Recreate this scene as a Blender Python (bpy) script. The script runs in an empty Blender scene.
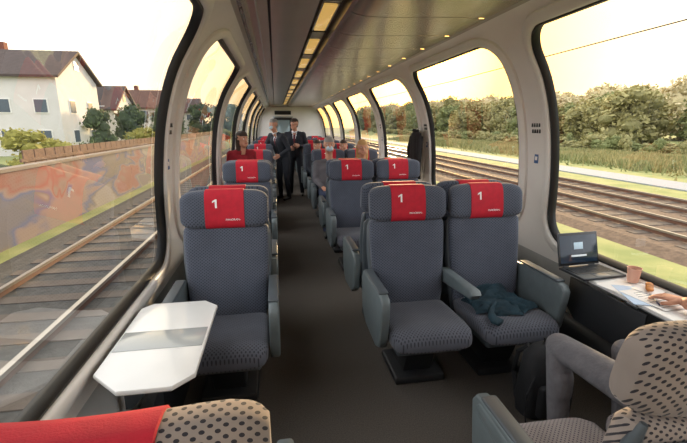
import bpy, bmesh, math, random
import numpy as np
from mathutils import Vector, Matrix, Euler, noise
random.seed(7); rng=np.random.default_rng(5)
scene=bpy.context.scene
COL=scene.collection
C=0.685   # car centre x
# ------------------------------------------------------------ materials
def lin(h):
    h=h.lstrip('#'); r=[int(h[i:i+2],16)/255 for i in (0,2,4)]
    return tuple([c/12.92 if c<=.04045 else ((c+.055)/1.055)**2.4 for c in r]+[1])
MC={}
def M(name,col,rough=.5,metal=0,var=0,vs=8,bump=0,bs=200,emit=0,ecol=None,coat=0,col2=None):
    if name in MC: return MC[name]
    m=bpy.data.materials.new(name); m.use_nodes=True; nt=m.node_tree; b=nt.nodes['Principled BSDF']
    c=lin(col); b.inputs['Base Color'].default_value=c; b.inputs['Roughness'].default_value=rough; b.inputs['Metallic'].default_value=metal
    if coat: b.inputs['Coat Weight'].default_value=coat
    tc=None
    if var or bump or col2: tc=nt.nodes.new('ShaderNodeTexCoord')
    if var or col2:
        n=nt.nodes.new('ShaderNodeTexNoise'); n.inputs['Scale'].default_value=vs; n.inputs['Detail'].default_value=5
        nt.links.new(tc.outputs['Object'],n.inputs['Vector'])
        r=nt.nodes.new('ShaderNodeValToRGB'); r.color_ramp.elements[0].position=.35; r.color_ramp.elements[1].position=.65
        if col2: r.color_ramp.elements[0].color=c; r.color_ramp.elements[1].color=lin(col2)
        else:
            r.color_ramp.elements[0].color=tuple([x*(1-var) for x in c[:3]]+[1]); r.color_ramp.elements[1].color=tuple([min(1,x*(1+var)) for x in c[:3]]+[1])
        nt.links.new(n.outputs['Fac'],r.inputs['Fac']); nt.links.new(r.outputs['Color'],b.inputs['Base Color'])
    if bump:
        n2=nt.nodes.new('ShaderNodeTexNoise'); n2.inputs['Scale'].default_value=bs; nt.links.new(tc.outputs['Object'],n2.inputs['Vector'])
        bp=nt.nodes.new('ShaderNodeBump'); bp.inputs['Strength'].default_value=bump; bp.inputs['Distance'].default_value=.01
        nt.links.new(n2.outputs['Fac'],bp.inputs['Height']); nt.links.new(bp.outputs['Normal'],b.inputs['Normal'])
    if emit:
        b.inputs['Emission Color'].default_value=lin(ecol or col); b.inputs['Emission Strength'].default_value=emit
    MC[name]=m; return m
def fabric(name,base,dot,axes,pitch=.022,r=.2,sy=1):
    m=bpy.data.materials.new(name); m.use_nodes=True; nt=m.node_tree; b=nt.nodes['Principled BSDF']; b.inputs['Roughness'].default_value=.9
    b.inputs['Sheen Weight'].default_value=.15
    N=nt.nodes.new; L=nt.links.new
    tc=N('ShaderNodeTexCoord'); sp=N('ShaderNodeSeparateXYZ'); L(tc.outputs['Object'],sp.inputs[0])
    ad=N('ShaderNodeMath'); ad.operation='MULTIPLY_ADD'; L(sp.outputs['Y'],ad.inputs[0]); ad.inputs[1].default_value=sy; L(sp.outputs['Z'],ad.inputs[2])
    cb=N('ShaderNodeCombineXYZ'); L(sp.outputs['X'],cb.inputs[0]); L(ad.outputs[0] if axes=='xz' else sp.outputs['Y'],cb.inputs[1])
    outs=[]
    for off in (0,.5):
        s=N('ShaderNodeVectorMath'); s.operation='MULTIPLY_ADD'; s.inputs[1].default_value=(1/pitch,1/pitch,0); s.inputs[2].default_value=(off,off,0); L(cb.outputs[0],s.inputs[0])
        f=N('ShaderNodeVectorMath'); f.operation='FRACTION'; L(s.outputs[0],f.inputs[0])
        d=N('ShaderNodeVectorMath'); d.operation='DISTANCE'; d.inputs[1].default_value=(.5,.5,0); L(f.outputs[0],d.inputs[0])
        lt=N('ShaderNodeMath'); lt.operation='LESS_THAN'; lt.inputs[1].default_value=r; L(d.outputs['Value'],lt.inputs[0]); outs.append(lt)
    mx=N('ShaderNodeMath'); mx.operation='MAXIMUM'; L(outs[0].outputs[0],mx.inputs[0]); L(outs[1].outputs[0],mx.inputs[1])
    nz=N('ShaderNodeTexNoise'); nz.inputs['Scale'].default_value=9; L(tc.outputs['Object'],nz.inputs['Vector'])
    rp=N('ShaderNodeValToRGB'); bl=lin(base); rp.color_ramp.elements[0].color=tuple([x*.75 for x in bl[:3]]+[1]); rp.color_ramp.elements[1].color=tuple([x*1.25 for x in bl[:3]]+[1])
    L(nz.outputs['Fac'],rp.inputs['Fac'])
    mc=N('ShaderNodeMix'); mc.data_type='RGBA'; L(mx.outputs[0],mc.inputs[0]); L(rp.outputs['Color'],mc.inputs[6]); mc.inputs[7].default_value=lin(dot)
    L(mc.outputs[2],b.inputs['Base Color'])
    bp=N('ShaderNodeBump'); bp.inputs['Strength'].default_value=.35; bp.inputs['Distance'].default_value=.002; L(mx.outputs[0],bp.inputs['Height']); L(bp.outputs[0],b.inputs['Normal'])
    return m
def glassmat(name,tint=(1,1,1),base=.05,graz=.8):
    m=bpy.data.materials.new(name); m.use_nodes=True; nt=m.node_tree; nt.nodes.clear(); N=nt.nodes.new;L=nt.links.new
    o=N('ShaderNodeOutputMaterial'); t=N('ShaderNodeBsdfTransparent'); t.inputs[0].default_value=(*tint,1)
    g=N('ShaderNodeBsdfGlossy'); g.inputs['Roughness'].default_value=.012
    fr=N('ShaderNodeLayerWeight'); fr.inputs[0].default_value=.5
    pw=N('ShaderNodeMath'); pw.operation='POWER'; pw.inputs[1].default_value=3.0; L(fr.outputs['Facing'],pw.inputs[0])
    mu=N('ShaderNodeMath'); mu.operation='MULTIPLY_ADD'; mu.inputs[1].default_value=graz; mu.inputs[2].default_value=base; mu.use_clamp=True; L(pw.outputs[0],mu.inputs[0])
    mx=N('ShaderNodeMixShader'); L(mu.outputs[0],mx.inputs[0]); L(t.outputs[0],mx.inputs[1]); L(g.outputs[0],mx.inputs[2]); L(mx.outputs[0],o.inputs[0])
    return m
m_white=M('wall_plastic','#e6e2dc',.38,var=.03,vs=3)
m_lowwall=M('lower_wall','#a9a9a6',.6,var=.05)
m_black=M('rubber_black','#0a0b0d',.45)
m_dark=M('dark_plastic','#222427',.5)
m_arm=M('armrest_plastic','#626c6f',.4,var=.06,vs=20)
m_shell=M('seat_shell','#4c545a',.45)
m_red=M('headrest_red','#b80d28',.75,var=.08,vs=30,bump=.15,bs=300)
m_txt=M('print_white','#f4f0ee',.7)
m_fb=fabric('fabric_back','#4e5462','#2b303b','xz')
m_fc=fabric('fabric_cushion','#52555f','#2c2f38','xy')
m_fbn=fabric('fabric_back_lit','#91857d','#27252c','xz',.021,.19,sy=-1)  # near-row copy of the seat fabric, strong light put into its beige
m_fcn=fabric('fabric_cushion_lit','#8d8685','#3d3a44','xy',.018,.17)  # near-row cushion copy, paler because the light is in its colour
m_glass=glassmat('window_glass',(.96,.97,.96),.09,.85)
m_metal=M('satin_metal','#ada294',.24,.72,var=.05,vs=2)
m_ceil=M('ceiling_panel','#aca49b',.30,.25,var=.04,vs=2)
m_alu=M('aluminium','#b9bcbd',.3,.9)
m_tab=M('table_white','#e6e6e3',.28,var=.02,coat=.4)
m_tabedge=M('table_edge','#8c8f92',.35,.5)
# ------------------------------------------------------------ mesh builder
class B:
    def __init__(s): s.bm=bmesh.new(); s.mats=[]
    def mi(s,m):
        if m not in s.mats: s.mats.append(m)
        return s.mats.index(m)
    def merge(s,t,m,mat=None):
        i=s.mi(m)
        for f in t.faces: f.material_index=i
        if mat is not None: bmesh.ops.transform(t,matrix=mat,verts=t.verts)
        me=bpy.data.meshes.new('t'); t.to_mesh(me); t.free(); s.bm.from_mesh(me); bpy.data.meshes.remove(me)
    def box(s,c,d,m,bev=.005,rot=None,seg=2):
        t=bmesh.new(); bmesh.ops.create_cube(t,size=1); bmesh.ops.scale(t,vec=d,verts=t.verts)
        if bev: bmesh.ops.bevel(t,geom=t.edges[:],offset=min(bev,min(d)*.45),segments=seg,profile=.5,affect='EDGES')
        mt=Matrix.Translation(c)
        if rot: mt=mt@Euler(rot).to_matrix().to_4x4()
        s.merge(t,m,mt)
    def loft(s,rings,m,cap=True,closed=True):
        t=bmesh.new(); R=[[t.verts.new(p) for p in r] for r in rings]; n=len(R[0])
        for a,b in zip(R,R[1:]):
            for i in range(n if closed else n-1):
                j=(i+1)%n
                try: t.faces.new((a[i],a[j],b[j],b[i]))
                except: pass
        if cap:
            for r in (R[0],R[-1]):
                try: t.faces.new(r)
                except: pass
        bmesh.ops.recalc_face_normals(t,faces=t.faces)
        s.merge(t,m)
    def prism(s,poly,axis,c,th,m,bev=.006,seg=2):
        t=bmesh.new()
        def P(a,b,w): return {'x':(w,a,b),'y':(a,w,b),'z':(a,b,w)}[axis]
        A=[t.verts.new(P(a,b,c-th/2)) for a,b in poly]; D=[t.verts.new(P(a,b,c+th/2)) for a,b in poly]
        t.faces.new(A); t.faces.new(D)
        n=len(poly)
        for i in range(n): t.faces.new((A[i],A[(i+1)%n],D[(i+1)%n],D[i]))
        bmesh.ops.recalc_face_normals(t,faces=t.faces)
        if bev:
            es=[e for e in t.edges if (e.verts[0] in A)==(e.verts[1] in A)]
            bmesh.ops.bevel(t,geom=es,offset=bev,segments=seg,profile=.5,affect='EDGES')
        s.merge(t,m)
    def tube(s,pts,rad,m,n=12,cap=True):
        pts=[Vector(p) for p in pts]
        if not hasattr(rad,'__len__'): rad=[rad]*len(pts)
        rings=[]
        up=Vector((0,0,1))
        for i,p in enumerate(pts):
            d=(pts[min(i+1,len(pts)-1)]-pts[max(i-1,0)]).normalized()
            a=d.cross(up if abs(d.z)<.95 else Vector((1,0,0))).normalized(); b=d.cross(a)
            rings.append([p+(a*math.cos(2*math.pi*k/n)+b*math.sin(2*math.pi*k/n))*rad[i] for k in range(n)])
        s.loft(rings,m,cap)
    def cap(s,p0,p1,r0,r1,m,n=14):
        p0=Vector(p0);p1=Vector(p1); d=p1-p0
        if d.length<1e-5: d=Vector((0,0,1e-4))
        d=d.normalized(); pts=[];rr=[]
        for k in range(1,6):
            a=math.pi/2*k/5; pts.append(p0-d*r0*math.cos(a)); rr.append(r0*math.sin(a))
        for k in range(0,5):
            a=math.pi/2*k/5; pts.append(p1+d*r1*math.sin(a)); rr.append(r1*math.cos(a))
        rings=[];a=d.cross(Vector((0,0,1)) if abs(d.z)<.9 else Vector((1,0,0))).normalized();b=d.cross(a)
        for p,r in zip(pts,rr): rings.append([p+(a*math.cos(2*math.pi*k/n)+b*math.sin(2*math.pi*k/n))*r for k in range(n)])
        s.loft(rings,m,True)
    def ball(s,c,r,m,sub=3,ns=0,nf=1,rot=None):
        t=bmesh.new(); bmesh.ops.create_icosphere(t,subdivisions=sub,radius=1)
        if not hasattr(r,'__len__'): r=(r,r,r)
        for v in t.verts:
            k=1
            if ns: k=1+ns*noise.noise((v.co+Vector(c))*nf)+ns*.5*noise.noise((v.co+Vector(c))*nf*3.1)
            v.co=Vector((v.co.x*r[0],v.co.y*r[1],v.co.z*r[2]))*k
        mt=Matrix.Translation(c)
        if rot: mt=mt@Euler(rot).to_matrix().to_4x4()
        s.merge(t,m,mt)
    def text(s,txt,size,mt,m,ext=.0008):
        cu=bpy.data.curves.new('tx','FONT'); cu.body=txt; cu.size=size; cu.extrude=ext
        o=bpy.data.objects.new('tx',cu); COL.objects.link(o); dg=bpy.context.evaluated_depsgraph_get()
        me=bpy.data.meshes.new_from_object(o.evaluated_get(dg)); bpy.data.objects.remove(o)
        t=bmesh.new(); t.from_mesh(me); s.merge(t,m,mt); bpy.data.meshes.remove(me)
    def mesh(s,name,smooth=True,ang=40):
        me=bpy.data.meshes.new(name); s.bm.to_mesh(me); s.bm.free()
        for m in s.mats: me.materials.append(m)
        if smooth:
            for p in me.polygons: p.use_smooth=True
            try: me.set_sharp_from_angle(angle=math.radians(ang))
            except Exception: pass
        return me
    def obj(s,name,loc=(0,0,0),rot=(0,0,0),smooth=True,ang=40,parent=None):
        o=bpy.data.objects.new(name,s.mesh(name,smooth,ang)); COL.objects.link(o); o.location=loc; o.rotation_euler=rot
        if parent: o.parent=parent
        return o
def inst(name,me,loc,rz=0):
    o=bpy.data.objects.new(name,me); COL.objects.link(o); o.location=loc; o.rotation_euler=(0,0,rz); return o
# ------------------------------------------------------------ shell profile
ctrl=[(1.385,0),(1.40,.2),(1.44,.5),(1.465,.72),(1.475,1.0),(1.455,1.35),(1.40,1.70),(1.30,2.0),(1.135,2.26),(1.0,2.38),(.9,2.43)]
def cr(P,n=24):
    P=[Vector(p) for p in P]; out=[]; Q=[P[0]*2-P[1]]+P+[P[-1]*2-P[-2]]
    for i in range(1,len(Q)-2):
        for k in range(n):
            t=k/n; a,b,c,d=Q[i-1],Q[i],Q[i+1],Q[i+2]
            out.append(.5*((2*b)+(c-a)*t+(2*a-5*b+4*c-d)*t*t+(3*b-a-3*c+d)*t**3))
    out.append(P[-1]); return np.array([[v.x,v.y] for v in out])
PR=cr(ctrl); sl=np.concatenate([[0],np.cumsum(np.linalg.norm(np.diff(PR,axis=0),axis=1))])
S_END=sl[-1]
def s_at_z(z): return float(np.interp(z,PR[:,1],sl))
def prof(s):
    return float(np.interp(s,sl,PR[:,0])),float(np.interp(s,sl,PR[:,1]))
def SP(side,y,s,n=0):
    h,z=prof(s); h2,z2=prof(min(s+.02,S_END)); h1,z1=prof(max(s-.02,0))
    t=Vector((h2-h1,z2-z1)).normalized(); nx,nz=-t.y,t.x   # inward normal
    return Vector((C+side*(h+nx*n),y,z+nz*n))
sW0,sW1=s_at_z(.60),s_at_z(2.415)
wb,wt=s_at_z(.75),s_at_z(2.32)
sc=(wb+wt)/2; hb=(wt-wb)/2; ha=1.045; Rr=.24; NS=14;NA=10
def rring(o,square=False,a=None,b=None):
    pts=[]; A=ha+o if a is None else a; Bb=hb+o if b is None else b; r=max(.02,Rr+o)
    if square: r=min(.3,min(A,Bb)*.9)
    cs=[(A-r,Bb-r,0),(-(A-r),Bb-r,90),(-(A-r),-(Bb-r),180),(A-r,-(Bb-r),270)]
    for q,(cx,cy,a0) in enumerate(cs):
        for k in range(NA+1):
            t=math.radians(a0+90*k/NA); x,y=math.cos(t),math.sin(t)
            f=r
            if square: f=r/max(abs(x),abs(y))
            pts.append((cx+x*f,cy+y*f))
        nx=cs[(q+1)%4]; e=pts[-1]; t1=math.radians(nx[2]); st=(nx[0]+math.cos(t1)*r,nx[1]+math.sin(t1)*r)
        for k in range(1,NS): pts.append((e[0]+(st[0]-e[0])*k/NS,e[1]+(st[1]-e[1])*k/NS))
    return pts
PIT=2.5
wcent=[0.55-1.25+PIT*i for i in range(0,8)]
outer=rring(0,True,PIT/2,(sW1-sW0)/2); so=(sW1+sW0)/2-sc
for side,sn in ((-1,'left'),(1,'right')):
    b=B()
    for yc in wcent:
        r0=rring(.085)
        rings=[]
        for f in (0,.35,.7,1):
            rings.append([SP(side,yc+o[0]*(1-f)+p[0]*f, sc+(o[1]+so)*(1-f)+p[1]*f,0) for o,p in zip(outer,r0)])
        for o_,n_ in ((.083,.02),(.06,.034),(.02,.040),(.004,.03),(-.004,-.02)):
            rings.append([SP(side,yc+p[0],sc+p[1],n_) for p in rring(o_)])
        b.loft(rings,m_white,cap=False)
        rings=[[SP(side,yc+p[0],sc+p[1],n_) for p in rring(o_)] for o_,n_ in ((.003,.018),(-.012,.024),(-.03,.006),(-.034,-.03))]
        b.loft(rings,m_black,cap=False)
    ss=np.linspace(0,sW0,10); ya,yb=wcent[0]-1.25,wcent[-1]+1.25
    b.loft([[SP(side,y,s) for s in ss] for y in (ya,yb)],m_lowwall,cap=False,closed=False)
    ss=np.linspace(sW1,S_END,5)
    b.loft([[SP(side,y,s) for s in ss] for y in (ya,yb)],m_ceil,cap=False,closed=False)
    b.prism([(C+side*1.30,.0),(C+side*1.375,.0),(C+side*1.40,.30),(C+side*1.36,.30),(C+side*1.31,.26)],'y',(ya+yb)/2,yb-ya,m_dark,bev=0)
    b.obj('wall_'+sn,ang=50)
    for i,yc in enumerate(wcent):
        # glass pane: horizontal rows across the rounded opening (clean curvature)
        g=B(); A_=ha-.02; B_=hb-.02; r_=Rr-.02; NV=60
        rows=[]
        for k in range(NV+1):
            v=-B_+2*B_*k/NV; e_=max(0,abs(v)-(B_-r_)); hw=A_-r_+math.sqrt(max(0,r_*r_-e_*e_))
            rows.append([SP(side,yc+u*hw,sc+v,-.012) for u in (-1,0,1)])
        g.loft(rows,m_glass,cap=False,closed=False); g.obj('window_%s_%d'%(sn,i+1),ang=180)
for side in (-1,1):
    for k,yp in enumerate([.55+PIT*i for i in range(0,7)]):
        b=B(); s1=s_at_z(1.60)
        for j in range(2):
            for dy in (-.05,-.02,.01,.04):
                p=SP(side,yp+dy,s1+j*.05,.002); b.box(p,(.006,.018,.03),m_dark,.002)
        b.obj('pillar_vent')
        b=B(); p=SP(side,yp,s_at_z(1.38),.002); b.box(p,(.004,.05,.08),M('label_blue','#3a5f93',.5),.001)
        b.box(p-Vector((side*.002,0,0)),(.003,.03,.03),m_txt,.001); b.obj('pillar_label')
# ------------------------------------------------------------ floor / ceiling / ends
ya,yb=wcent[0]-1.25,wcent[-1]+1.25
b=B(); b.box((C,(ya+yb)/2,-.03),(2.8,yb-ya,.06),M('carpet','#534d47',.95,var=.3,vs=160,bump=.5,bs=500),0); b.obj('floor')
b=B()
xl=C-.9; xr=C+.9
def strip(pts,m):
    b.loft([[Vector((x,y,z)) for x,z in pts] for y in (ya,yb)],m,cap=False,closed=False)
strip([(xl,2.43),(-.17,2.445),(-.165,2.47),(-.16,2.475)],m_ceil)
strip([(-.16,2.475),(-.02,2.475),(-.02,2.50)],m_ceil)
strip([(-.02,2.50),(0,2.50)],m_black); strip([(0,2.50),(0,2.47),(.02,2.465),(.33,2.465),(.335,2.51),(.345,2.52)],m_ceil)
strip([(.345,2.52),(.53,2.52)],m_black)
strip([(.53,2.52),(.535,2.44),(.56,2.425)],m_metal)
strip([(.50,2.54),(1.0,2.50),(xr,2.45)],m_black)
y=ya+.0
k=0
while y<yb-.1:
    pts=[(.56,2.43),(.60,2.416),(.66,2.406),(.76,2.402),(.95,2.408),(1.15,2.418),(1.38,2.424),(xr+.005,2.424)]
    b.loft([[Vector((x,yy,z)) for x,z in pts] for yy in (y+.006,y+.619)],m_metal,cap=False,closed=False)
    y+=.625; k+=1
y=ya
while y<yb-.1:
    pts=[(xl+.0,2.425),(-.19,2.435)]
    b.loft([[Vector((x,yy,z)) for x,z in pts] for yy in (y+.008,y+1.242)],m_metal,cap=False,closed=False)
    y+=1.25
b.obj('ceiling')
m_amber=M('lamp_diffuser','#c79d52',.15,.2,emit=.5,ecol='#ffce74')
b=B(); y=ya+.1
while y<yb-.5:
    b.box((.435,y+.42,2.502),(.10,.80,.02),m_amber,.004)
    b.box((.375,y+.42,2.505),(.012,.84,.02),m_alu,.003); b.box((.495,y+.42,2.505),(.012,.84,.02),m_alu,.003)
    b.box((.435,y+1.03,2.505),(.13,.34,.02),m_dark,.004)
    for k in range(6): b.box((.435,y+.9+k*.05,2.493),(.12,.012,.012),m_alu,.002)
    y+=1.25
b.obj('ceiling_lamp_strip')
b=B()
b.tube([(-.10,ya+.1,2.462),(-.10,yb-.1,2.462)],.008,m_alu,8); b.obj('trim_ceiling')
def endwall(name,y,th):
    b=B(); ss=np.linspace(0,S_END,30)
    poly=[(C+prof(s)[0]+.02,prof(s)[1]) for s in ss]+[(C-prof(s)[0]-.02,prof(s)[1]) for s in ss[::-1]]
    b.prism(poly,'y',y,th,m_white,bev=0)
    b.box((C,y,2.5),(2.0,th,.2),m_white,0)
    s=-1 if y>5 else 1; yy=y+s*(th/2+.012)
    b.box((.35,yy,1.0),(.86,.02,2.02),m_alu,.006)
    b.box((.35,yy+s*.012,1.0),(.76,.02,1.92),m_dark,.02)
    b.box((.35,yy+s*.022,1.25),(.56,.012,1.2),M('door_glass','#8ea0a5',.08,.2),.03)
    b.tube([(.66,yy+s*.05,.85),(.66,yy+s*.05,1.25)],.014,m_alu)
    for zz in (.87,1.23): b.tube([(.66,yy,zz),(.66,yy+s*.05,zz)],.01,m_alu)
    b.box((.35,yy,2.16),(.7,.03,.16),m_black,.01)
    b.obj(name)
endwall('wall_far',yb+.03,.06); endwall('wall_near',ya-.03,.06)
# ------------------------------------------------------------ seats
LN=.17
def seat_mesh(name,arms,fb,fc):
    b=B()
    def ly(z): return (z-.42)*LN
    def sgn(v): return (v>0)-(v<0)
    def ring(z,w,t,conc,yo=0,n=28,e=.55):
        out=[]
        for k in range(n):
            a=2*math.pi*k/n; c,s=math.cos(a),math.sin(a)
            x=w/2*sgn(c)*abs(c)**e; y=t/2*sgn(s)*abs(s)**e
            if y<0: y+=conc*(1-(2*x/w)**2)
            out.append((x,y+ly(z)+yo,z))
        return out
    R=[]
    for z,w,t,cc in ((.40,.40,.05,0),(.42,.46,.10,.0),(.50,.485,.135,.01),(.62,.50,.145,.022),(.78,.52,.135,.03),(.92,.53,.125,.03),(.995,.53,.115,.025),(1.012,.515,.09,.015),(1.018,.48,.05,0)):
        R.append(ring(z,w,t,cc))
    b.loft(R,fb)
    R=[]
    for z,w,t in ((.30,.36,.03),(.33,.44,.05),(.5,.50,.05),(.8,.535,.05),(.96,.53,.045),(.985,.48,.03)):
        R.append(ring(z,w,t,0,yo=.075))
    b.loft(R,m_shell)
    for sx in (-1,1):
        b.tube([(sx*.235,ly(.45)+.03,.45),(sx*.258,ly(.8)+.03,.8),(sx*.258,ly(.96)+.03,.96),(sx*.245,ly(1.02)+.03,1.02)],[.02,.022,.018,.008],m_shell,10)
    def hsec(x,out=0):
        u=abs(x)/.268; k=max(.05,(1-u**7))**.5
        H=.118*(.55+.45*k)+out; T=.056*(.35+.65*k)+out; zc=1.128; yo=-.035*u**2+.0
        pts=[]; n=26
        for q in range(n):
            a=2*math.pi*q/n
            c,s=math.cos(a),math.sin(a)
            yy=T*sgn(c)*abs(c)**.6; zz=H*sgn(s)*abs(s)**.6
            z=zc+zz; pts.append((x,yy+ly(z)+yo,z))
        return pts
    xs=[-.268,-.264,-.255,-.24,-.21,-.17,-.1,0,.1,.17,.21,.24,.255,.264,.268]
    b.loft([hsec(x) for x in xs],fb)
    b.loft([hsec(x,.005 if abs(x)<.12 else .0005) for x in (-.121,-.119,-.08,-.04,0,.04,.08,.119,.121)],m_red,cap=False)
    def tm(x,z):
        yy=ly(z)-.056*1-.0065
        return Matrix.Translation((x,yy,z))@Matrix.Rotation(math.radians(90)-math.atan(LN),4,'X')
    t=bmesh.new(); pl=[(0,0),(.012,0),(.012,.055),(.003,.055),(-.016,.043),(-.016,.033),(0,.041)]
    t.faces.new([t.verts.new((px-.002,py,.001)) for px,py in pl]); b.merge(t,m_txt,tm(-.055,1.142))
    b.text('PANORAMA',.0175,tm(.005,1.062),m_txt)
    b.text('PANORAMA',.0175,Matrix.Translation((.10,ly(1.17)+.0635,1.17))@Matrix.Rotation(math.pi,4,'Z')@Matrix.Rotation(math.radians(90)+math.atan(LN),4,'X'),m_txt)
    def cring(y,w,h,zc,n=28,e=.5,dip=0):
        out=[]
        for k in range(n):
            a=2*math.pi*k/n; c,s=math.cos(a),math.sin(a)
            x=w/2*sgn(c)*abs(c)**e; z=h/2*sgn(s)*abs(s)**e
            if z>0: z-=dip*(1-(2*x/w)**2)
            out.append((x,y,zc+z))
        return out
    R=[]
    for y,w,h,zc,dip in ((.03,.44,.10,.40,0),(-.05,.49,.14,.405,.015),(-.2,.50,.145,.41,.02),(-.38,.505,.145,.418,.015),(-.46,.50,.14,.415,.006),(-.505,.47,.115,.405,0),(-.528,.42,.07,.395,0),(-.533,.36,.03,.39,0)):
        R.append(cring(y,w,h,zc,dip=dip))
    b.loft(R,fc)
    b.box((0,-.22,.325),(.42,.46,.06),m_shell,.02)
    b.prism([(-.34,.30),(.06,.30),(.0,.06),(-.24,.06)],'x',0,.20,m_dark,.01)
    b.box((0,-.13,.03),(.34,.36,.055),m_dark,.015)
    poly=[(.06,.40),(.09,.62),(.05,.675),(-.05,.685),(-.38,.690),(-.44,.680),(-.465,.645),(-.455,.56),(-.43,.40),(-.40,.345),(-.33,.315),(-.05,.33)]
    for a in arms:
        sx=-1 if a=='L' else 1
        if a=='m':
            b.prism([(.06,.56),(.06,.66),(-.40,.675),(-.43,.65),(-.40,.615)],'x',.285,.07,m_arm,.014,3); continue
        b.prism(poly,'x',sx*.288,.056,m_arm,.014,3)
        b.box((sx*.288,-.2,.694),(.06,.40,.016),m_shell,.007)
    return b.mesh(name,ang=45)
sLR=seat_mesh('seat_LR','LR',m_fb,m_fc)
sM=seat_mesh('seat_Lm','Lm',m_fb,m_fc); sR=seat_mesh('seat_R','R',m_fb,m_fc)
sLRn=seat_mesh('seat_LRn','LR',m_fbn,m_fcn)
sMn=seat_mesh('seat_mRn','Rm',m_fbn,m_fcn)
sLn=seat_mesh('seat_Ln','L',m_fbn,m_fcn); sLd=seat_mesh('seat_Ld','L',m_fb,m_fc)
XL,XA,XW=-.335,.875,1.45
rowsA=[2.5+2.1*i for i in range(7)]
rowsB=[.84+2.1*i for i in range(8)]
for y in rowsA:
    inst('train_seat',sLR,(XL,y,0)); inst('train_seat',sM,(XA,y,0)); inst('train_seat',sR,(XW,y,0))
sRm=seat_mesh('seat_Rm','R',m_fb,m_fc)
for i,y in enumerate(rowsB):
    n=i==0
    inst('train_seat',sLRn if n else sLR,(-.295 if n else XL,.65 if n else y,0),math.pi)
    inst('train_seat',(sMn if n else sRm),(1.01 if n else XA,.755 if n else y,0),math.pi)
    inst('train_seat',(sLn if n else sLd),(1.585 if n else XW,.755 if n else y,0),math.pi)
# ------------------------------------------------------------ tables
def table_left(yc):
    b=B(); x0,x1=C-1.40,-.335
    y0,y1=yc-.37,yc+.37
    cc=.07
    b.prism([(x0,y0+.12),(x0+.12,y0),(x1-cc,y0),(x1,y0+cc),(x1,y1-cc),(x1-cc,y1),(x0+.05,y1),(x0,y1-.05)],'z',.722,.022,m_tab,.006)
    b.box(((x0+x1)/2+.0,yc-.02,.7345),(.36,.16,.002),M('table_reflection_band','#a9adac',.2,coat=.5),.0005)  # grey strip at the hinge, a reflection band laid on as colour
    b.prism([(x0+.02,y0+.13),(x0+.13,y0+.02),(x1-cc-.01,y0+.02),(x1-.02,y0+cc+.01),(x1-.02,y1-cc-.01),(x1-cc-.01,y1-.02),(x0+.06,y1-.02),(x0+.02,y1-.06)],'z',.704,.016,m_tabedge,.003)
    b.prism([(x0,.40),(x0+.03,.40),(x0+.28,.69),(x0+.28,.70),(x0,.70)],'y',yc,.05,m_shell,.005)
    b.box((x0+.09,yc,.2),(.05,.30,.40),m_dark,.01)
    return b
def table_right(yc,folded):
    b=B(); x1=C+1.425; x0=1.86 if folded else 1.66
    y0,y1=yc-.42,yc+.55 if folded else yc+.40
    cc=.06
    b.prism([(x0+cc,y0),(x1,y0),(x1,y1),(x0+cc,y1),(x0,y1-cc),(x0,y0+cc)],'z',.722,.022,m_tab,.006)
    b.prism([(x0+cc+.01,y0+.02),(x1,y0+.02),(x1,y1-.02),(x0+cc+.01,y1-.02),(x0+.02,y1-cc),(x0+.02,y0+cc)],'z',.704,.016,m_tabedge,.003)
    b.prism([(x1-.02,.40),(x1-.05,.40),(x0+.06,.69),(x0+.06,.70),(x1-.02,.70)],'y',yc,.05,m_shell,.005)
    if folded:
        b.prism([(y0+.30,.70),(y1-.12,.70),(y1-.12,.50),(y1-.20,.44),(y0+.36,.44),(y0+.30,.50)],'x',x0-.012,.018,m_dark,.004)
        for yy in (y0+.4,y1-.22): b.tube([(x0-.004,yy-.03,.712),(x0-.004,yy+.03,.712)],.008,m_alu)
    return b
table_left(1.72).obj('side_table')
table_right(1.72,True).obj('side_table')
ml=table_left(0).mesh('table_l'); mr=table_right(0,False).mesh('table_r')
for i in range(1,7):
    yc=1.67+2.1*i
    if i!=2: inst('side_table',ml,(0,yc,0))
    inst('side_table',mr,(0,yc,0))
# ------------------------------------------------------------ table objects (right)
TZ=.734
def laptop():
    b=B(); mk=M('laptop_body','#3c4044',.35,.5); mb=M('laptop_black','#101216',.25)
    b.box((0,0,.009),(.31,.21,.016),mk,.005)
    b.box((0,.015,.0178),(.28,.10,.002),mb,.0008)
    for r in range(5):
        for c in range(13): b.box((-.126+c*.021,.055-r*.019,.0195),(.017,.015,.002),M('laptop_key','#1b1d20',.5),.0008,seg=1)
    b.box((0,-.07,.0178),(.10,.055,.002),M('touchpad','#55595d',.3),.0008)
    t=math.radians(-15)
    rot=(t,0,0); up=Vector((0,-math.sin(t),math.cos(t))); n=Vector((0,-math.cos(t),-math.sin(t)))
    hinge=Vector((0,.103,.016)); c=hinge+up*.112
    b.box(c,(.31,.008,.215),mk,.003,rot)
    b.box(c+n*.0045,(.302,.002,.205),mb,.0008,rot)
    b.box(c+n*.0058,(.284,.0015,.178),M('screen','#15202c',.12,emit=.12,ecol='#3d5a74'),.0004,rot)
    b.box(c+n*.0068+up*.02,(.07,.001,.045),M('screen_window','#9fb6c4',.3,emit=.25,ecol='#b8cfdc'),.0003,rot)
    b.box(c+n*.0068-up*.045,(.12,.001,.012),M('screen_window2','#cfd8dd',.3,emit=.2,ecol='#cfd8dd'),.0003,rot)
    for x in (-.1,.1): b.tube([(x-.02,.105,.016),(x+.02,.105,.016)],.006,mb)
    return b
laptop().obj('laptop',(1.945,2.10,TZ),(0,0,math.radians(4)))
b=B(); mp=M('paper','#eceae6',.7)
def sheet(x,y,z,w,h,r,m):
    b.box((x,y,z),(w,h,.0012),m,.0003,(0,0,r))
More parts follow.
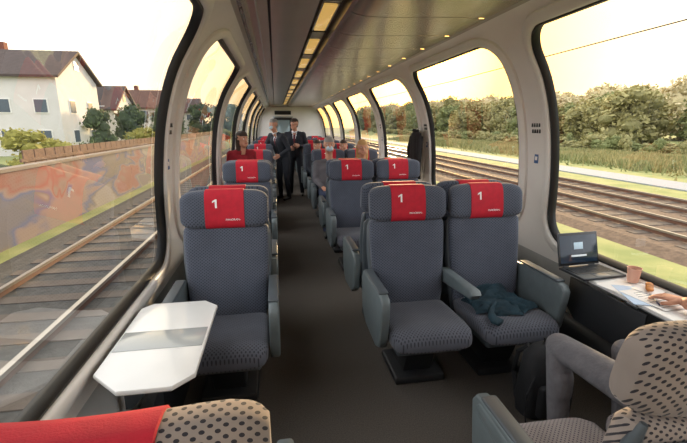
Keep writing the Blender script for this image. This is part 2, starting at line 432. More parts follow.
sheet(1.97,1.83,TZ+.001,.21,.28,.25,mp); sheet(1.96,1.75,TZ+.003,.20,.27,-.35,M('paper_blue','#b9cfe8',.6)); sheet(1.99,1.70,TZ+.005,.20,.26,.1,mp)
mi=M('ink','#5a6470',.7)
for k in range(9): b.box((1.99,1.60+k*.023,TZ+.0058),(.15-.02*(k%3),.004,.0004),mi,0,(0,0,.1))
b.obj('paper_stack')
b=B()
prof_c=[(.0,.0),(.026,0),(.028,.004),(.037,.085),(.039,.088),(.036,.088),(.027,.012),(0,.012)]
mc=M('cup_pink','#d8a893',.5)
b.loft([[(r*math.cos(2*math.pi*k/28),r*math.sin(2*math.pi*k/28),z) for k in range(28)] for r,z in prof_c],mc,cap=False)
b.loft([[(r*math.cos(2*math.pi*k/28),r*math.sin(2*math.pi*k/28),z) for k in range(28)] for r,z in ((.0001,.07),(.034,.07))],M('coffee','#3a2216',.2),cap=False)
b.obj('paper_cup',(2.065,1.92,TZ+.008))
b=B(); b.tube([(0,0,0),(.0,.12,0),(0,.135,0)],[.004,.004,.001],M('pen_body','#1d2a55',.3)); b.obj('pen',(1.93,1.62,TZ+.0105),(0,0,-.5))
b=B(); b.box((0,0,.002),(.13,.13,.002),M('napkin','#f0ede8',.9),.0006,(0,0,.4))
for k in range(7):
    a=-.9+k*.3; b.ball((.035*math.sin(a*1.3),.042*math.sin(a),.019),(.020,.018,.017*(1-.35*abs(a)/.9)),M('pastry','#b8763a',.6,var=.25,vs=40),3)
b.obj('croissant',(2.055,1.80,TZ+.007))
# ------------------------------------------------------------ bags & clothes
mj=M('jacket_teal','#142f3a',.9,var=.25,vs=12,bump=.3,bs=90)
def drape():
    b=B()
    def sheetg(u0,v0,du,dv,rz,seed,base,amp,climb=0):
        t=bmesh.new(); N=50; V=[]
        for i in range(N+1):
            row=[]
            for j in range(N+1):
                u=i/N*2-1; v=j/N*2-1
                r=(abs(u)**4+abs(v)**4)**(1/4); ed=1+.10*noise.noise(Vector((u*1.2+seed,v*1.2,seed)))
                x=u*du*ed; y=v*dv*ed
                w=noise.noise(Vector((u*.9+seed*3,v*.9,2.0)))*1.4
                f=.5+.5*math.sin((u*math.cos(seed)+v*math.sin(seed))*6+w*4)
                f2=abs(noise.noise(Vector((u*2.1,v*2.1,seed*5))))
                h=base+amp*(f*.7+f2*.7)*(1-.8*r**4)
                X=x*math.cos(rz)-y*math.sin(rz)+u0; Y=x*math.sin(rz)+y*math.cos(rz)+v0
                if r>.96: h-=.012
                if Y>.10: h+=(Y-.10)*.9; Y=.10+(Y-.10)*.45
                if Y<-.30: h-=(-.30-Y)*1.6; Y=-.30-( -.30-Y)*.15
                row.append(t.verts.new((X,Y,h)))
            V.append(row)
        for i in range(N):
            for j in range(N): t.faces.new((V[i][j],V[i+1][j],V[i+1][j+1],V[i][j+1]))
        bmesh.ops.recalc_face_normals(t,faces=t.faces)
        b.merge(t,mj)
    sheetg(.02,-.02,.19,.17,.2,1.1,.012,.034)
    sheetg(-.06,-.10,.15,.09,-.35,2.7,.030,.030)
    sheetg(.10,-.04,.08,.15,.35,4.2,.034,.032)
    sheetg(-.02,.07,.17,.07,.1,5.3,.045,.040)
    rings=[]
    path=[(-.08,-.10,.050),(-.13,-.15,.040),(-.17,-.20,.034),(-.19,-.26,.030),(-.17,-.30,.026)]
    for i,(x,y,z) in enumerate(path):
        rings.append([(x+.040*math.cos(a)*(1-.05*i),y+.018*math.cos(a),z+.018*math.sin(a)*(1+.25*math.sin(i*2+a*2))) for a in [2*math.pi*k/20 for k in range(20)]])
    b.loft(rings,mj)
    return b
o=drape().obj('jacket',(1.43,2.32,.470),(0,0,.1),ang=180)
def bag():
    b=B(); m=M('bag_black','#17181b',.75,var=.2,vs=30,bump=.3,bs=200)
    R=[]
    for z,w,d in ((0,.24,.12),(.015,.29,.16),(.12,.31,.18),(.28,.30,.17),(.38,.26,.14),(.43,.18,.09),(.445,.08,.04)):
        R.append([(w/2*((math.cos(a)>0)-(math.cos(a)<0))*abs(math.cos(a))**.6,d/2*((math.sin(a)>0)-(math.sin(a)<0))*abs(math.sin(a))**.6+.01*math.sin(z*20),z) for a in [2*math.pi*k/28 for k in range(28)]])
    b.loft(R,m)
    b.box((0,-.09,.14),(.22,.05,.20),m,.02,seg=3)
    b.tube([(-.08,-.118,.215),(.08,-.118,.215)],.004,m_alu,8)
    for sx in (-1,1):
        b.tube([(sx*.07,.07,.40),(sx*.09,.13,.33),(sx*.10,.135,.2),(sx*.10,.09,.05)],[.015]*4,m,8)
    b.tube([(-.04,0,.43),(-.03,0,.475),(.03,0,.475),(.04,0,.43)],.009,m,8)
    b.tube([(-.12,-.06,.3),(-.18,-.08,.2),(-.19,-.09,.08),(-.18,-.10,.012),(-.25,-.12,.01),(-.33,-.10,.01)],.006,m,8)
    return b
bag().obj('backpack',(1.49,1.83,0),(0,0,.1))
def coat(name,loc,side,m):
    b=B(); R=[]
    for z,w,d in ((0,.20,.05),(-.03,.34,.09),(-.12,.40,.12),(-.3,.36,.12),(-.5,.34,.12),(-.66,.38,.13),(-.665,.30,.08)):
        ring=[]
        for k in range(40):
            a=2*math.pi*k/40; f=1+.10*math.sin(a*6+z*5)*min(1,-z*4)
            ring.append((d/2*math.cos(a)*f,w/2*math.sin(a)*f,z))
        R.append(ring)
    b.loft(R,m)
    for sy in (-1,1): b.tube([(0,sy*.15,-.07),(-side*.02,sy*.20,-.25),(-side*.02,sy*.19,-.48)],[.045,.045,.035],m,12)
    b.tube([(0,-.07,.0),(-side*.04,0,.015),(0,.07,.0)],[.025]*3,m,10)
    b.tube([(side*.03,0,.0),(0,0,.03),(side*.05,0,.05)],.006,m_alu,8)
    b.obj(name,loc)
coat('coat',(C+1.31,5.62,1.56),1,M('coat_dark','#1a1517',.9,var=.2))
# ------------------------------------------------------------ people
m_skin=M('skin','#c58f74',.55,var=.06,vs=20); m_hair_b=M('hair_brown','#3a2a20',.7,bump=.5,bs=120); m_hair_g=M('hair_grey','#8b8782',.7,bump=.5,bs=120); m_hair_y=M('hair_blond','#b98f58',.7,bump=.5,bs=120)
m_suit=M('suit_dark','#20242d',.8,var=.12,vs=12); m_shirt=M('shirt_white','#dfe2e6',.8); m_shoe=M('shoe_black','#100f10',.35); m_tie=M('tie_red','#5c1622',.6)
m_greyt=M('trousers_grey','#6a696d',.9,var=.12,vs=25,bump=.3,bs=90); m_eye=M('eye_white','#e9e6e0',.3); m_pup=M('pupil','#20140e',.2); m_lip=M('lips','#9a5548',.5); m_mask=M('face_mask','#b9cfdb',.8)
def person(name,J,T,K,loc,rz,voxel=.010,hair=m_hair_b,mask=False,head_yaw=0,hand_curl=.5,tie=True,longhair=False,scl=1):
    caps=[]
    def c(a,bb,r0,r1,m): caps.append((Vector(a),Vector(bb),r0,r1,m))
    V=Vector
    pel,ch,nk,hd=V(J['pelvis']),V(J['chest']),V(J['neck']),V(J['head'])
    for sx,S in ((-1,'L'),(1,'R')):
        hip,kn,an,toe=V(J['hip'+S]),V(J['knee'+S]),V(J['ank'+S]),V(J['toe'+S])
        sh,el,wr=V(J['sho'+S]),V(J['elb'+S]),V(J['wri'+S])
        c(hip,kn,.092,.064,T['leg']); c(kn,an+V((0,0,.0)),.062,.046,T['leg'])
        c(kn.lerp(an,.3)+V((0,.012,0)),kn.lerp(an,.45)+V((0,.01,0)),.06,.056,T['leg'])
        c(an+V((0,.03,-.035)),toe,.036,.030,T['shoe'])
        c(sh,el,.062,.048,T['arm']); c(el,el.lerp(wr,.93),.047,.036,T['fore']); c(el.lerp(wr,.9),wr,.029,.027,m_skin)
        c(pel+(hip-pel)*.75+V((0,0,.05)),ch+(sh-ch)*.45+V((0,0,-.04)),.105,.115,T['torso'])
        c(ch+(sh-ch)*.35,sh,.09,.068,T['torso'])
        c(sh,nk.lerp(ch,.15),.055,.05,T['torso'])
    c(pel,ch,.11,.125,T['torso'])
    c(nk+V((0,.0,-.04)),hd+V((0,.01,-.05)),.056,.052,m_skin)
    fy=math.radians(head_yaw); F=V((math.sin(fy),-math.cos(fy),0)); Rt=V((math.cos(fy),math.sin(fy),0)); U=V((0,0,1))
    def hp(r,f,u): return hd+Rt*r+F*f+U*u
    c(hp(0,-.015,.035),hp(0,.01,.03),.082,.080,m_skin); c(hp(0,.02,-.01),hp(0,.04,-.075),.066,.040,m_skin)
    c(hp(-.03,.03,-.055),hp(.03,.03,-.055),.042,.042,m_skin)
    c(hp(0,.088,.012),hp(0,.102,-.018),.009,.014,m_skin)
    for s in (-1,1): c(hp(s*.076,-.005,.015),hp(s*.078,-.008,-.012),.016,.010,m_skin)
    if hair is not None:
        c(hp(0,-.03,.062),hp(0,.012,.068),.080,.074,hair); c(hp(0,-.04,.03),hp(0,-.045,-.02),.076,.06,hair)
        if longhair:
            for s in (-1,1): c(hp(s*.055,-.03,.02),hp(s*.065,-.03,-.14),.045,.035,hair)
    b=B()
    for a in caps: b.cap(a[0],a[1],a[2],a[3],a[4],12)
    mats=list(b.mats); me=b.mesh('tmp'); o=bpy.data.objects.new('tmp',me); COL.objects.link(o)
    md=o.modifiers.new('r','REMESH'); md.mode='VOXEL'; md.voxel_size=voxel; md.use_smooth_shade=True
    ms=o.modifiers.new('s','SMOOTH'); ms.iterations=4; ms.factor=.5
    dg=bpy.context.evaluated_depsgraph_get(); me2=bpy.data.meshes.new_from_object(o.evaluated_get(dg)); bpy.data.objects.remove(o)
    n=len(me2.polygons); cen=np.zeros(n*3); me2.polygons.foreach_get('center',cen); cen=cen.reshape(-1,3)
    best=np.full(n,1e9); idx=np.zeros(n,int)
    for p0,p1,r0,r1,m in caps:
        a=np.array(p0); d=np.array(p1)-a; L2=max(1e-9,d@d); t=np.clip(((cen-a)@d)/L2,0,1)
        dist=np.linalg.norm(cen-(a+t[:,None]*d),axis=1)-(r0+t*(r1-r0))
        k=dist<best; best[k]=dist[k]; idx[k]=mats.index(m)
    if tie:
        for mm in (m_shirt,m_tie):
            if mm not in mats: mats.append(mm)
        nk_a=np.array(nk); rel=cen-nk_a; nor=np.zeros(n*3); me2.polygons.foreach_get('normal',nor); nor=nor.reshape(-1,3)
        down=-rel[:,2]; w=.065*(1-down/.30)
        k=(down>-.02)&(down<.30)&(np.abs(rel[:,0])<w)&(nor[:,1]<-.2)&(rel[:,1]<.02)&(idx!=mats.index(m_skin)); idx[k]=mats.index(m_shirt)
        k2=k&(np.abs(rel[:,0])<.018+down*.03); idx[k2]=mats.index(m_tie)
    me2.materials.clear()
    for m in mats: me2.materials.append(m)
    me2.polygons.foreach_set('material_index',idx.astype(np.int32)); 
    b=B()
    for m in mats: b.mi(m)
    b.bm.from_mesh(me2); bpy.data.meshes.remove(me2)
    for s in (-1,1):
        b.ball(hp(s*.031,.070,.018),.0135,m_eye,2); b.ball(hp(s*.031,.0815,.018),.0058,m_pup,2)
        b.cap(hp(s*.018,.083,.040),hp(s*.045,.073,.041),.004,.003,hair or m_hair_b,8)
    b.cap(hp(-.02,.079,-.052),hp(.02,.079,-.052),.0055,.0055,m_lip,8)
    if mask: b.ball(hp(0,.055,-.040),(.052,.052,.048),m_mask,3)
    if T.get('coll'):
        b.tube([nk+V((-.055,.01,-.0)),nk+V((-.03,-.05,-.015)),nk+V((0,-.066,-.035)),nk+V((.03,-.05,-.015)),nk+V((.055,.01,0))],.014,T['coll'],8)
    for S,sx in (('L',-1),('R',1)):
        wr=V(J['wri'+S]); el=V(J['elb'+S]); d=V(J.get('hdir'+S,(wr-el))).normalized(); pn=V(J.get('hn'+S,(-sx,0,0)))
        pn=(pn-d*pn.dot(d)).normalized(); sd=d.cross(pn).normalized()
        th=sd if (sd.dot(V(J.get('thumb'+S,(0,-1,0))))>0) else -sd
        rings=[]
        for t_,w_,h_ in ((-.02,.026,.022),(.0,.030,.020),(.03,.038,.017),(.06,.042,.015),(.085,.040,.013),(.092,.034,.009)):
            rings.append([wr+d*t_+th*(math.cos(a)*w_)+pn*(math.sin(a)*h_) for a in [2*math.pi*k/18 for k in range(18)]])
        b.loft(rings,m_skin)
        for q,(off,ln) in enumerate(((.031,.068),(.0105,.077),(-.0105,.072),(-.030,.056))):
            p=wr+d*.078+th*off; cu=hand_curl*(1+.12*q); pts=[p]; rad=[.0095]
            ang=cu*.3; dd=d
            for f,rr in ((.45,.009),(.30,.0082),(.25,.007)):
                dd=(d*math.cos(ang)+pn*math.sin(ang)+th*off*1.2).normalized(); p=p+dd*ln*f; pts.append(p); rad.append(rr); ang+=cu*.8
            pts.append(p+dd*.005); rad.append(.003)
            b.tube(pts,rad,m_skin,10)
        p=wr+d*.022+th*.026
        pts=[p,p+(d*.6+th*.6+pn*.3).normalized()*.036,p+(d*.6+th*.6+pn*.3).normalized()*.036+(d*.9+th*.25+pn*.3).normalized()*.03]
        pts.append(pts[-1]+(d*.9+th*.2+pn*.3).normalized()*.008); b.tube(pts,[.014,.0115,.009,.004],m_skin,10)
    o=b.obj(name,loc,(0,0,rz),ang=60); o.scale=(scl,)*3; return o
Tsuit=dict(leg=m_suit,shoe=m_shoe,arm=m_suit,fore=m_suit,torso=m_suit,coll=m_shirt)
def stand(lean=0,reach=0):
    J=dict(pelvis=(0,0,.95),chest=(0,-lean*.6,1.28),neck=(0,-lean-.01,1.47),head=(0,-lean*1.2-.03,1.61))
    for S,sx in (('L',-1),('R',1)):
        J['hip'+S]=(sx*.085,0,.90);J['knee'+S]=(sx*.11,-.02,.49);J['ank'+S]=(sx*.13,.02,.085);J['toe'+S]=(sx*.16,-.15,.034)
        J['sho'+S]=(sx*.185,-lean*.9,1.39)
        J['elb'+S]=(sx*.24,-lean+.02,1.11); J['wri'+S]=(sx*.23,-lean-.10,.88)
    return J
J=stand(.18); J['elbL']=(-.31,-.24,1.14);J['wriL']=(-.24,-.48,1.06); J['elbR']=(.28,-.08,1.12); J['wriR']=(.22,-.30,1.00)
person('man_standing',J,Tsuit,None,(.15,9.1,0),math.radians(-48),hair=m_hair_g,mask=True,head_yaw=0,scl=1.02)
J=stand(.03); J['elbL']=(-.27,-.02,1.13);J['wriL']=(-.08,-.24,1.10); J['elbR']=(.28,-.0,1.12); J['wriR']=(.12,-.25,1.16)
person('man_standing',J,Tsuit,None,(.45,9.55,0),math.radians(-12),hair=m_hair_b,head_yaw=-25,scl=1.03)
def sit(dz=0):
    J=dict(pelvis=(0,-.02,.585),chest=(0,.03,.88),neck=(0,.04,1.07),head=(0,.01,1.21+dz))
    for S,sx in (('L',-1),('R',1)):
        J['hip'+S]=(sx*.09,-.05,.575);J['knee'+S]=(sx*.12,-.48,.575);J['ank'+S]=(sx*.12,-.50,.10);J['toe'+S]=(sx*.14,-.66,.034)
        J['sho'+S]=(sx*.175,.04,.99); J['elb'+S]=(sx*.215,-.04,.76); J['wri'+S]=(sx*.13,-.26,.68); J['hn'+S]=(0,0,-1); J['thumb'+S]=(-sx,0,0)
    return J
m_sw1=M('sweater_tan','#8a6a52',.9,var=.15); m_sw2=M('sweater_blue','#2c3d5c',.9,var=.15); m_jean=M('jeans','#2a3550',.9,var=.15); m_sw3=M('sweater_grey','#5d5a5e',.9,var=.15); m_sw4=M('sweater_red','#851322',.9,var=.15)
def TT(a,l): return dict(leg=l,shoe=m_shoe,arm=a,fore=a,torso=a)
yo=-.12
J=stand(.05); person('woman_standing',J,TT(m_sw4,m_jean),None,(-.50,5.86,0),math.radians(35),hair=m_hair_b,tie=False,longhair=True,head_yaw=10,scl=.90)
person('passenger_seated',sit(.06),TT(m_sw3,m_jean),None,(.83,6.7+yo-.22,0),0,hair=m_hair_g,tie=False,mask=True,scl=1.05)
person('passenger_seated',sit(.04),TT(m_sw1,m_jean),None,(1.37,6.7+yo-.22,0),0,hair=m_hair_y,tie=False,longhair=True,scl=1.03)
person('passenger_seated',sit(),TT(m_suit,m_suit),None,(.875,8.8+yo,0),0,hair=m_hair_b,tie=True)
person('passenger_seated',sit(),TT(m_sw2,m_jean),None,(1.45,8.8+yo,0),0,hair=m_hair_b,tie=False)
J=sit(); PX=1.56
def WL(x,y,z): return (-(x-PX),-(y-.93),z)
J['kneeR']=WL(1.33,1.56,.60); J['ankR']=WL(1.34,1.50,.10); J['toeR']=WL(1.32,1.66,.034)
J['kneeL']=WL(1.62,1.47,.59); J['ankL']=WL(1.62,1.40,.10); J['toeL']=WL(1.62,1.56,.034)
J['shoL']=WL(1.74,.93,1.0); J['elbL']=WL(2.0,1.20,.80); J['wriL']=WL(2.01,1.56,.780); J['hdirL']=(.35,-.92,-.02); J['hnL']=(0,0,-1); J['thumbL']=(1,0,0)
J['shoR']=WL(1.38,.93,1.0); J['elbR']=WL(1.34,.98,.76); J['wriR']=WL(1.45,1.17,.70)
T=TT(m_sw2,m_greyt); T['fore']=m_skin
person('passenger_seated',J,T,None,(PX,.93,0),math.pi,voxel=.009,hair=m_hair_b,tie=False,hand_curl=.35)
# ------------------------------------------------------------ outside
GZ=-1.1
m_grass=M('grass','#74804a',.95,vs=.9,col2='#959660',bump=.5,bs=20)
b=B(); b.box((0,100,GZ-.1),(700,700,.2),m_grass,0); b.obj('ground')
def rails(name,x0,w,gauge_x,m_bal):
    b=B()
    y0,y1=-15,160
    b.prism([(x0-.5,GZ-.02),(x0,GZ+.12),(x0+w,GZ+.12),(x0+w+.5,GZ-.02)],'y',(y0+y1)/2,y1-y0,m_bal,0)
    ms=M('sleeper','#5a5149',.9,var=.1)
    for gx in gauge_x:
        y=y0
        while y<110: b.box((gx,y,GZ+.095),(2.4,.26,.08),ms,0); y+=.65
        for d in (-.72,.72):
            b.box((gx+d,(y0+y1)/2,GZ+.25),(.07,y1-y0,.05),M('rail_top','#a9a298',.35,.8),0)
            b.box((gx+d,(y0+y1)/2,GZ+.19),(.03,y1-y0,.10),M('rail_rust','#6b4a38',.8),0)
    b.obj(name,smooth=False)
rails('railway_track',-5.2,3.6,(-3.6,),M('ballast_grey','#4f4e4b',.95,vs=9,col2='#3e3d3a',bump=1,bs=30))
rails('railway_track',8.4,6.2,(9.9,13.0),M('ballast','#6e5c4d',.95,vs=9,col2='#56473b',bump=1,bs=30))
b=B(); b.box((18.2,70,GZ+.02),(2.2,180,.08),M('asphalt_pale','#90959a',.9,var=.08),0); b.obj('road')
m=bpy.data.materials.new('graffiti'); m.use_nodes=True; nt=m.node_tree; bs=nt.nodes['Principled BSDF']; bs.inputs['Roughness'].default_value=.85
tc=nt.nodes.new('ShaderNodeTexCoord'); mp_=nt.nodes.new('ShaderNodeMapping'); mp_.inputs['Scale'].default_value=(1,.35,.9); nt.links.new(tc.outputs['Object'],mp_.inputs[0])
vo=nt.nodes.new('ShaderNodeTexVoronoi'); vo.inputs['Scale'].default_value=1.1; vo.feature='SMOOTH_F1'; vo.inputs['Smoothness'].default_value=.5
nz=nt.nodes.new('ShaderNodeTexNoise'); nz.inputs['Scale'].default_value=1.2; nz.inputs['Distortion'].default_value=.8
mxv=nt.nodes.new('ShaderNodeVectorMath'); mxv.operation='MULTIPLY_ADD'; mxv.inputs[1].default_value=(1.2,1.2,1.2)
nt.links.new(mp_.outputs[0],nz.inputs['Vector']); nt.links.new(nz.outputs['Color'],mxv.inputs[0]); nt.links.new(mp_.outputs[0],mxv.inputs[2]); nt.links.new(mxv.outputs[0],vo.inputs['Vector'])
sp=nt.nodes.new('ShaderNodeSeparateColor'); nt.links.new(vo.outputs['Color'],sp.inputs[0])
rp=nt.nodes.new('ShaderNodeValToRGB')
cols=['#5f5a57','#6f6a66','#7a4843','#7b6c69','#46527a','#625e5c','#85817f','#5b6252','#684d74','#6a6664']
while len(rp.color_ramp.elements)<len(cols): rp.color_ramp.elements.new(.5)
for i,cx in enumerate(cols): rp.color_ramp.elements[i].position=i/len(cols); rp.color_ramp.elements[i].color=lin(cx)
nt.links.new(sp.outputs[0],rp.inputs[0]); nt.links.new(rp.outputs[0],bs.inputs['Base Color'])
b=B(); b.box((-6.2,22,GZ+.85),(.2,60,1.7),m,.0); b.box((-6.2,22,GZ+1.74),(.3,60,.08),M('coping','#7d7369',.9),0)
b.obj('graffiti_wall',smooth=False)
b=B(); mf=M('fence_wood','#6f5748',.9,var=.2)
for i in range(70): b.box((-7.6,14+i*.62,GZ+1.0),(.04,.56,2.0),mf,0)
b.box((-7.56,35,GZ+1.7),(.06,43,.1),mf,0); b.obj('wooden_fence',smooth=False)
def house(name,x0,x1,y0,y1,ze,zr,wall,roof):
    b=B(); mw=M(wall,wall,.85,var=.03,vs=1); mr_=M('roof'+roof,roof,.85,var=.15,vs=3)
    ym=(y0+y1)/2
    b.prism([(y0,GZ),(y0,ze),(ym,zr),(y1,ze),(y1,GZ)],'x',(x0+x1)/2,x1-x0,mw,0)
    sl_=(zr-ze)/(ym-y0); e=.45
    for s in (-1,1):
        a=(ym,zr+.05); c_=(ym+s*((ym-y0)+e),ze-sl_*e+.05)
        b.prism([a,c_,(c_[0],c_[1]+.22),(a[0],a[1]+.25)],'x',(x0+x1)/2,x1-x0+.9,mr_,0)
    mwin=M('house_window','#5a6672',.15); mfr=M('window_frame_white','#e8e6e2',.6)
    nx=int((x1-x0)/3)
    for fl in range(2 if ze>3 else 1):
        z=GZ+1.7+fl*2.7
        for k in range(nx):
            xx=x0+(k+.5)*(x1-x0)/nx; b.box((xx,y0-.02,z),(1.2,.08,1.3),mfr,0); b.box((xx,y0-.05,z),(1.0,.08,1.1),mwin,0)
        for yy in (ym-(y1-y0)*.22,ym+(y1-y0)*.22):
            b.box((x1+.02,yy,z),(.08,1.2,1.3),mfr,0); b.box((x1+.05,yy,z),(.08,1.0,1.1),mwin,0)
    b.box((x1+.02,ym,(ze+zr)/2+.1),(.08,.8,.8),mwin,0)
    b.box((x1+.6,ym+.5,GZ+2.75),(1.2,2.6,.12),mfr,0); b.box((x1+1.15,ym+.5,GZ+3.2),(.06,2.6,.8),M('balcony','#8a6a55',.8),0)
    b.box(((x0+x1)/2+1,ym+.8,zr+.4),(.6,.6,1.3),M('chimney','#7a4a3a',.9),0)
    b.obj(name,smooth=False)
house('house',-34,-19,41,49.5,5.9,8.3,'#d6d3d0','#4a3e3a')
house('house',-29,-19.5,55,63,3.6,6.3,'#d6d3cf','#443b38')
house('house',-30,-19,72,82,4.4,7.2,'#cdc6bd','#66483c')
house('house',-26,-17,95,104,4.4,7.2,'#cac4bc','#5b4a45')
house('house',-42,-28,16,26,5.5,8.8,'#c8c2bc','#5f4336')
m_bark=M('bark','#5a4838',.9)
def ico(sub):
    t=bmesh.new(); bmesh.ops.create_icosphere(t,subdivisions=sub,radius=1); V=np.array([v.co[:] for v in t.verts]); F=[[v.index for v in f.verts] for f in t.faces]; t.free(); return V,F
ICO=ico(2)
def template(seed,h,r,nb,leaf,nl,trunk=True,low=.18,core=.85):
    g=np.random.default_rng(seed); Vs=[];Fs=[];Ms=[];off=0
    def add(V,F,m):
        nonlocal off
        Vs.append(V); Fs.extend([[i+off for i in f] for f in F]); Ms.extend([m]*len(F)); off+=len(V)
    if trunk:
        n=6; pts=[(0,0,0,.14),(.05,.03,h*.35,.10),(0,.05,h*.75,.04)]; V=[]
        for x,y,z,q in pts:
            for k in range(n): V.append((x+q*math.cos(6.283*k/n),y+q*math.sin(6.283*k/n),z))
        F=[[a*n+k,a*n+(k+1)%n,(a+1)*n+(k+1)%n,(a+1)*n+k] for a in range(2) for k in range(n)]
        add(np.array(V),F,0)
    for k in range(nb):
        zf=low+(1-low)*g.random()**.9*.85; rad=r*math.sin(math.pi*min(1,max(.12,(zf*.9+.08))))**.7
        a=g.random()*6.283; d=g.random()**.6*rad*.7; q=r*(.28+.22*g.random()); c=np.array([d*math.cos(a),d*math.sin(a),zf*h])
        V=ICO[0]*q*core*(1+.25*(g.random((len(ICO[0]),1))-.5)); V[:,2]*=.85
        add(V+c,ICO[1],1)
        m_=nl; dirs=g.normal(size=(m_,3)); dirs/=np.linalg.norm(dirs,axis=1)[:,None]
        P=c+dirs*q*(.75+.5*g.random((m_,1)))*np.array([1,1,.85]); A=g.normal(size=(m_,3)); A/=np.linalg.norm(A,axis=1)[:,None]
        Bv=np.cross(A,g.normal(size=(m_,3))); Bv/=np.linalg.norm(Bv,axis=1)[:,None]; s=leaf*(.5+g.random((m_,1)))
        Q=np.stack([P-A*s,P-Bv*s*.6,P+A*s,P+Bv*s*.6],1).reshape(-1,3); add(Q,[[4*i,4*i+1,4*i+2,4*i+3] for i in range(m_)],2)
    V=np.concatenate(Vs); V[:,2]=np.maximum(V[:,2],0.02); return V,Fs,Ms
def grass_template(seed,h,r,n):
    g=np.random.default_rng(seed); P=g.normal(size=(n,2))*r*.5; a=g.random(n)*6.283; w=.03+.03*g.random(n); hh=h*(.5+.5*g.random(n)); l=g.normal(size=(n,2))*.12*h
    z=np.zeros(n); dx,dy=np.cos(a)*w,np.sin(a)*w
    Q=np.stack([np.stack([P[:,0]-dx,P[:,1]-dy,z],1),np.stack([P[:,0]+dx,P[:,1]+dy,z],1),np.stack([P[:,0]+l[:,0],P[:,1]+l[:,1],hh],1)],1).reshape(-1,3)
    return Q,[[3*i,3*i+1,3*i+2] for i in range(n)],[2]*n
def scatter(name,temps,places,mats):
    Vs=[];Fs=[];Ms=[];off=0
    for ti,x,y,sx,sz,rz,mo in places:
        V,F,Mi=temps[ti]; c,s=math.cos(rz),math.sin(rz)
        W=np.stack([(V[:,0]*c-V[:,1]*s)*sx+x,(V[:,0]*s+V[:,1]*c)*sx+y,V[:,2]*sz+GZ],1); Vs.append(W)
        Fs.extend([[i+off for i in f] for f in F]); Ms.extend([0 if m==0 else m+2*mo for m in Mi]); off+=len(V)
    me=bpy.data.meshes.new(name); me.from_pydata(np.concatenate(Vs).tolist(),[],Fs)
    for m in mats: me.materials.append(m)
    me.polygons.foreach_set('material_index',np.array(Ms,np.int32)); o=bpy.data.objects.new(name,me); COL.objects.link(o); return o
def LM(n,a,b_): return M(n,a,.95,vs=3,col2=b_)
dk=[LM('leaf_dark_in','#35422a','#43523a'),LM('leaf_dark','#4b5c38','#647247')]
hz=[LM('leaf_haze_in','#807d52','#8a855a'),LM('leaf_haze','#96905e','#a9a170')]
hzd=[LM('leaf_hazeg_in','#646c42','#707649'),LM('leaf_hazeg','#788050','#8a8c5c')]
hz2=[LM('leaf_far_haze_in','#b5a87e','#bbae88'),LM('leaf_far_haze','#bfb28a','#c8bb96')]  # distance haze put into the pale leaf colours
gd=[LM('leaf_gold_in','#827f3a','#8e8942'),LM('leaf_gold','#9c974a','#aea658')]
T1=[template(i,6,2.3,22,.17,70) for i in range(3)]
T2=[template(10+i,6,2.6,26,.20,80,low=.08,core=.7) for i in range(4)]
T3=[template(20+i,2.2,1.6,10,.13,80,trunk=False,low=.05) for i in range(3)]
T4=[grass_template(30+i,1.0,1.6,160) for i in range(3)]
R=random.random
pl=[]
for (x,y,h,r,k) in ((-15,38.5,4.2,1.3,0),(-16,50.5,6,2.0,0),(-16,66,6.5,2.4,0),(-15,87,7,3,0),(-14,110,8,4,0),(-12.5,23,2.6,1.2,1),(-12.5,50,4,1.8,0),(-13,130,9,5,0),(-13,43,3,1.5,1),(-14,29,2.3,1.2,1)): pl.append((int(R()*3),x,y,r/2.3,h/6,R()*6,k))
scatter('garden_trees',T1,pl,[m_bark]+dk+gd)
pl=[(int(R()*3),-9.6+(R()-.5)*.5,16+i*1.5,.5+R()*.3,.5+R()*.35,R()*6,int(R()*1.5)) for i in range(50)]
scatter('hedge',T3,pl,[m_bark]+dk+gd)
pl=[]
for i in range(125):
    f=i/125; y=-15+f*f*230+f*30; x=46+random.uniform(-3,8)+f*4; h=4.8+f*4.5+random.uniform(-1.3,1.2)+(2.2 if R()<.14 else 0)
    pl.append((int(R()*4),x,y,h*.52/2.6,h/6,R()*6,0 if R()<.5 else 1))
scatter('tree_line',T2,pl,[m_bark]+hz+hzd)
pl=[]
for i in range(80):
    f=i/80; y=5+f*320; h=8.5+f*7+random.uniform(-1,1.5); pl.append((int(R()*4),75+random.uniform(-5,5),y,h*.5/2.6,h/6,R()*6,0))
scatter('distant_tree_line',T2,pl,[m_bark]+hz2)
pl=[]
for i in range(200):
    f=i/200; y=-12+f*170; pl.append((int(R()*3),37.5+random.uniform(-2,3),y,.5+R()*.6,.35+R()*.4,R()*6,int(R()*2.0)))
scatter('shrubs',T3,pl,[m_bark]+hz+hzd)
pl=[(int(R()*3),23+R()*8,-8+R()*90,1+R()*.5,.35+R()*.4,R()*6,int(R()*2.4)%2) for i in range(520)]
scatter('tall_grass',T4,pl,[m_bark]+hz+hzd)
b=B(); b.tube([(11,-20,4.6),(11,25,4.3),(11,70,4.6),(11,150,4.4)],.02,m_dark,6); b.obj('overhead_wire')
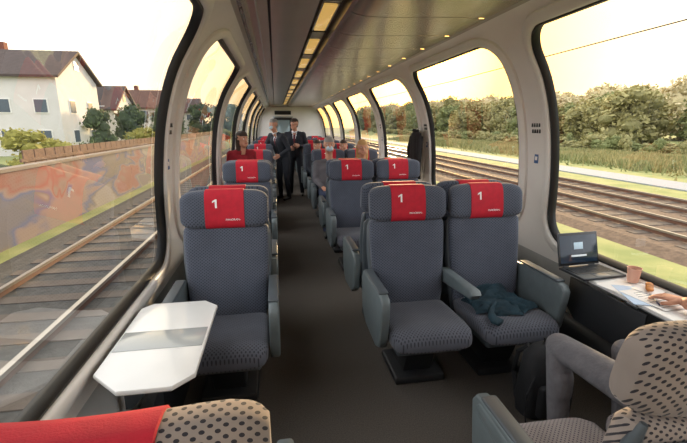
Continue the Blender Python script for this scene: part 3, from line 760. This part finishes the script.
# ------------------------------------------------------------ light
w=bpy.data.worlds.new('World'); scene.world=w; w.use_nodes=True; nt=w.node_tree; nt.nodes.clear(); N=nt.nodes.new;L_=nt.links.new
az=math.radians(17); el=math.radians(7.5); sd=Vector((math.sin(az)*math.cos(el),math.cos(az)*math.cos(el),math.sin(el)))
o=N('ShaderNodeOutputWorld'); bg=N('ShaderNodeBackground'); L_(bg.outputs[0],o.inputs[0])
tc=N('ShaderNodeTexCoord'); dt=N('ShaderNodeVectorMath'); dt.operation='DOT_PRODUCT'; dt.inputs[1].default_value=sd; L_(tc.outputs['Generated'],dt.inputs[0])
rp=N('ShaderNodeValToRGB'); e=rp.color_ramp.elements; e[0].position=.0; e[0].color=(.94,.94,.96,1); e[1].position=1; e[1].color=(6,3.0,.7,1)
for p,cx in ((.6,(1.0,.975,.94,1)),(.80,(1.1,.97,.76,1)),(.92,(1.25,.85,.42,1)),(.975,(1.7,.92,.26,1))):
    x=e.new(p); x.color=cx
L_(dt.outputs['Value'],rp.inputs[0])
nz=N('ShaderNodeTexNoise'); nz.inputs['Scale'].default_value=3; nz.inputs['Detail'].default_value=4; mpp=N('ShaderNodeMapping'); mpp.inputs['Scale'].default_value=(1,1,4); L_(tc.outputs['Generated'],mpp.inputs[0]); L_(mpp.outputs[0],nz.inputs['Vector'])
mr2=N('ShaderNodeMapRange'); mr2.inputs[3].default_value=.9; mr2.inputs[4].default_value=1.1; L_(nz.outputs['Fac'],mr2.inputs[0])
mm=N('ShaderNodeVectorMath'); mm.operation='SCALE'; L_(rp.outputs[0],mm.inputs[0]); L_(mr2.outputs[0],mm.inputs['Scale'])
L_(mm.outputs[0],bg.inputs[0]); bg.inputs[1].default_value=2.7
su=bpy.data.lights.new('sun','SUN'); su.energy=10; su.color=(1,.70,.38); su.angle=.03
so_=bpy.data.objects.new('sun',su); COL.objects.link(so_); so_.rotation_euler=(-sd).to_track_quat('-Z','Y').to_euler(); so_.location=(30,60,20)
scene.view_settings.view_transform='Standard'
# ------------------------------------------------------------ camera
cam=bpy.data.cameras.new('camera'); cam.sensor_width=36; cam.lens=400/687*36; cam.clip_start=.02; cam.clip_end=2000
co=bpy.data.objects.new('camera',cam); COL.objects.link(co); co.location=(0,0,1.65)
yaw=math.radians(9.45); p=math.radians(13.57)
d=Vector((math.sin(yaw)*math.cos(p),math.cos(yaw)*math.cos(p),-math.sin(p)))
co.rotation_euler=d.to_track_quat('-Z','Y').to_euler(); scene.camera=co
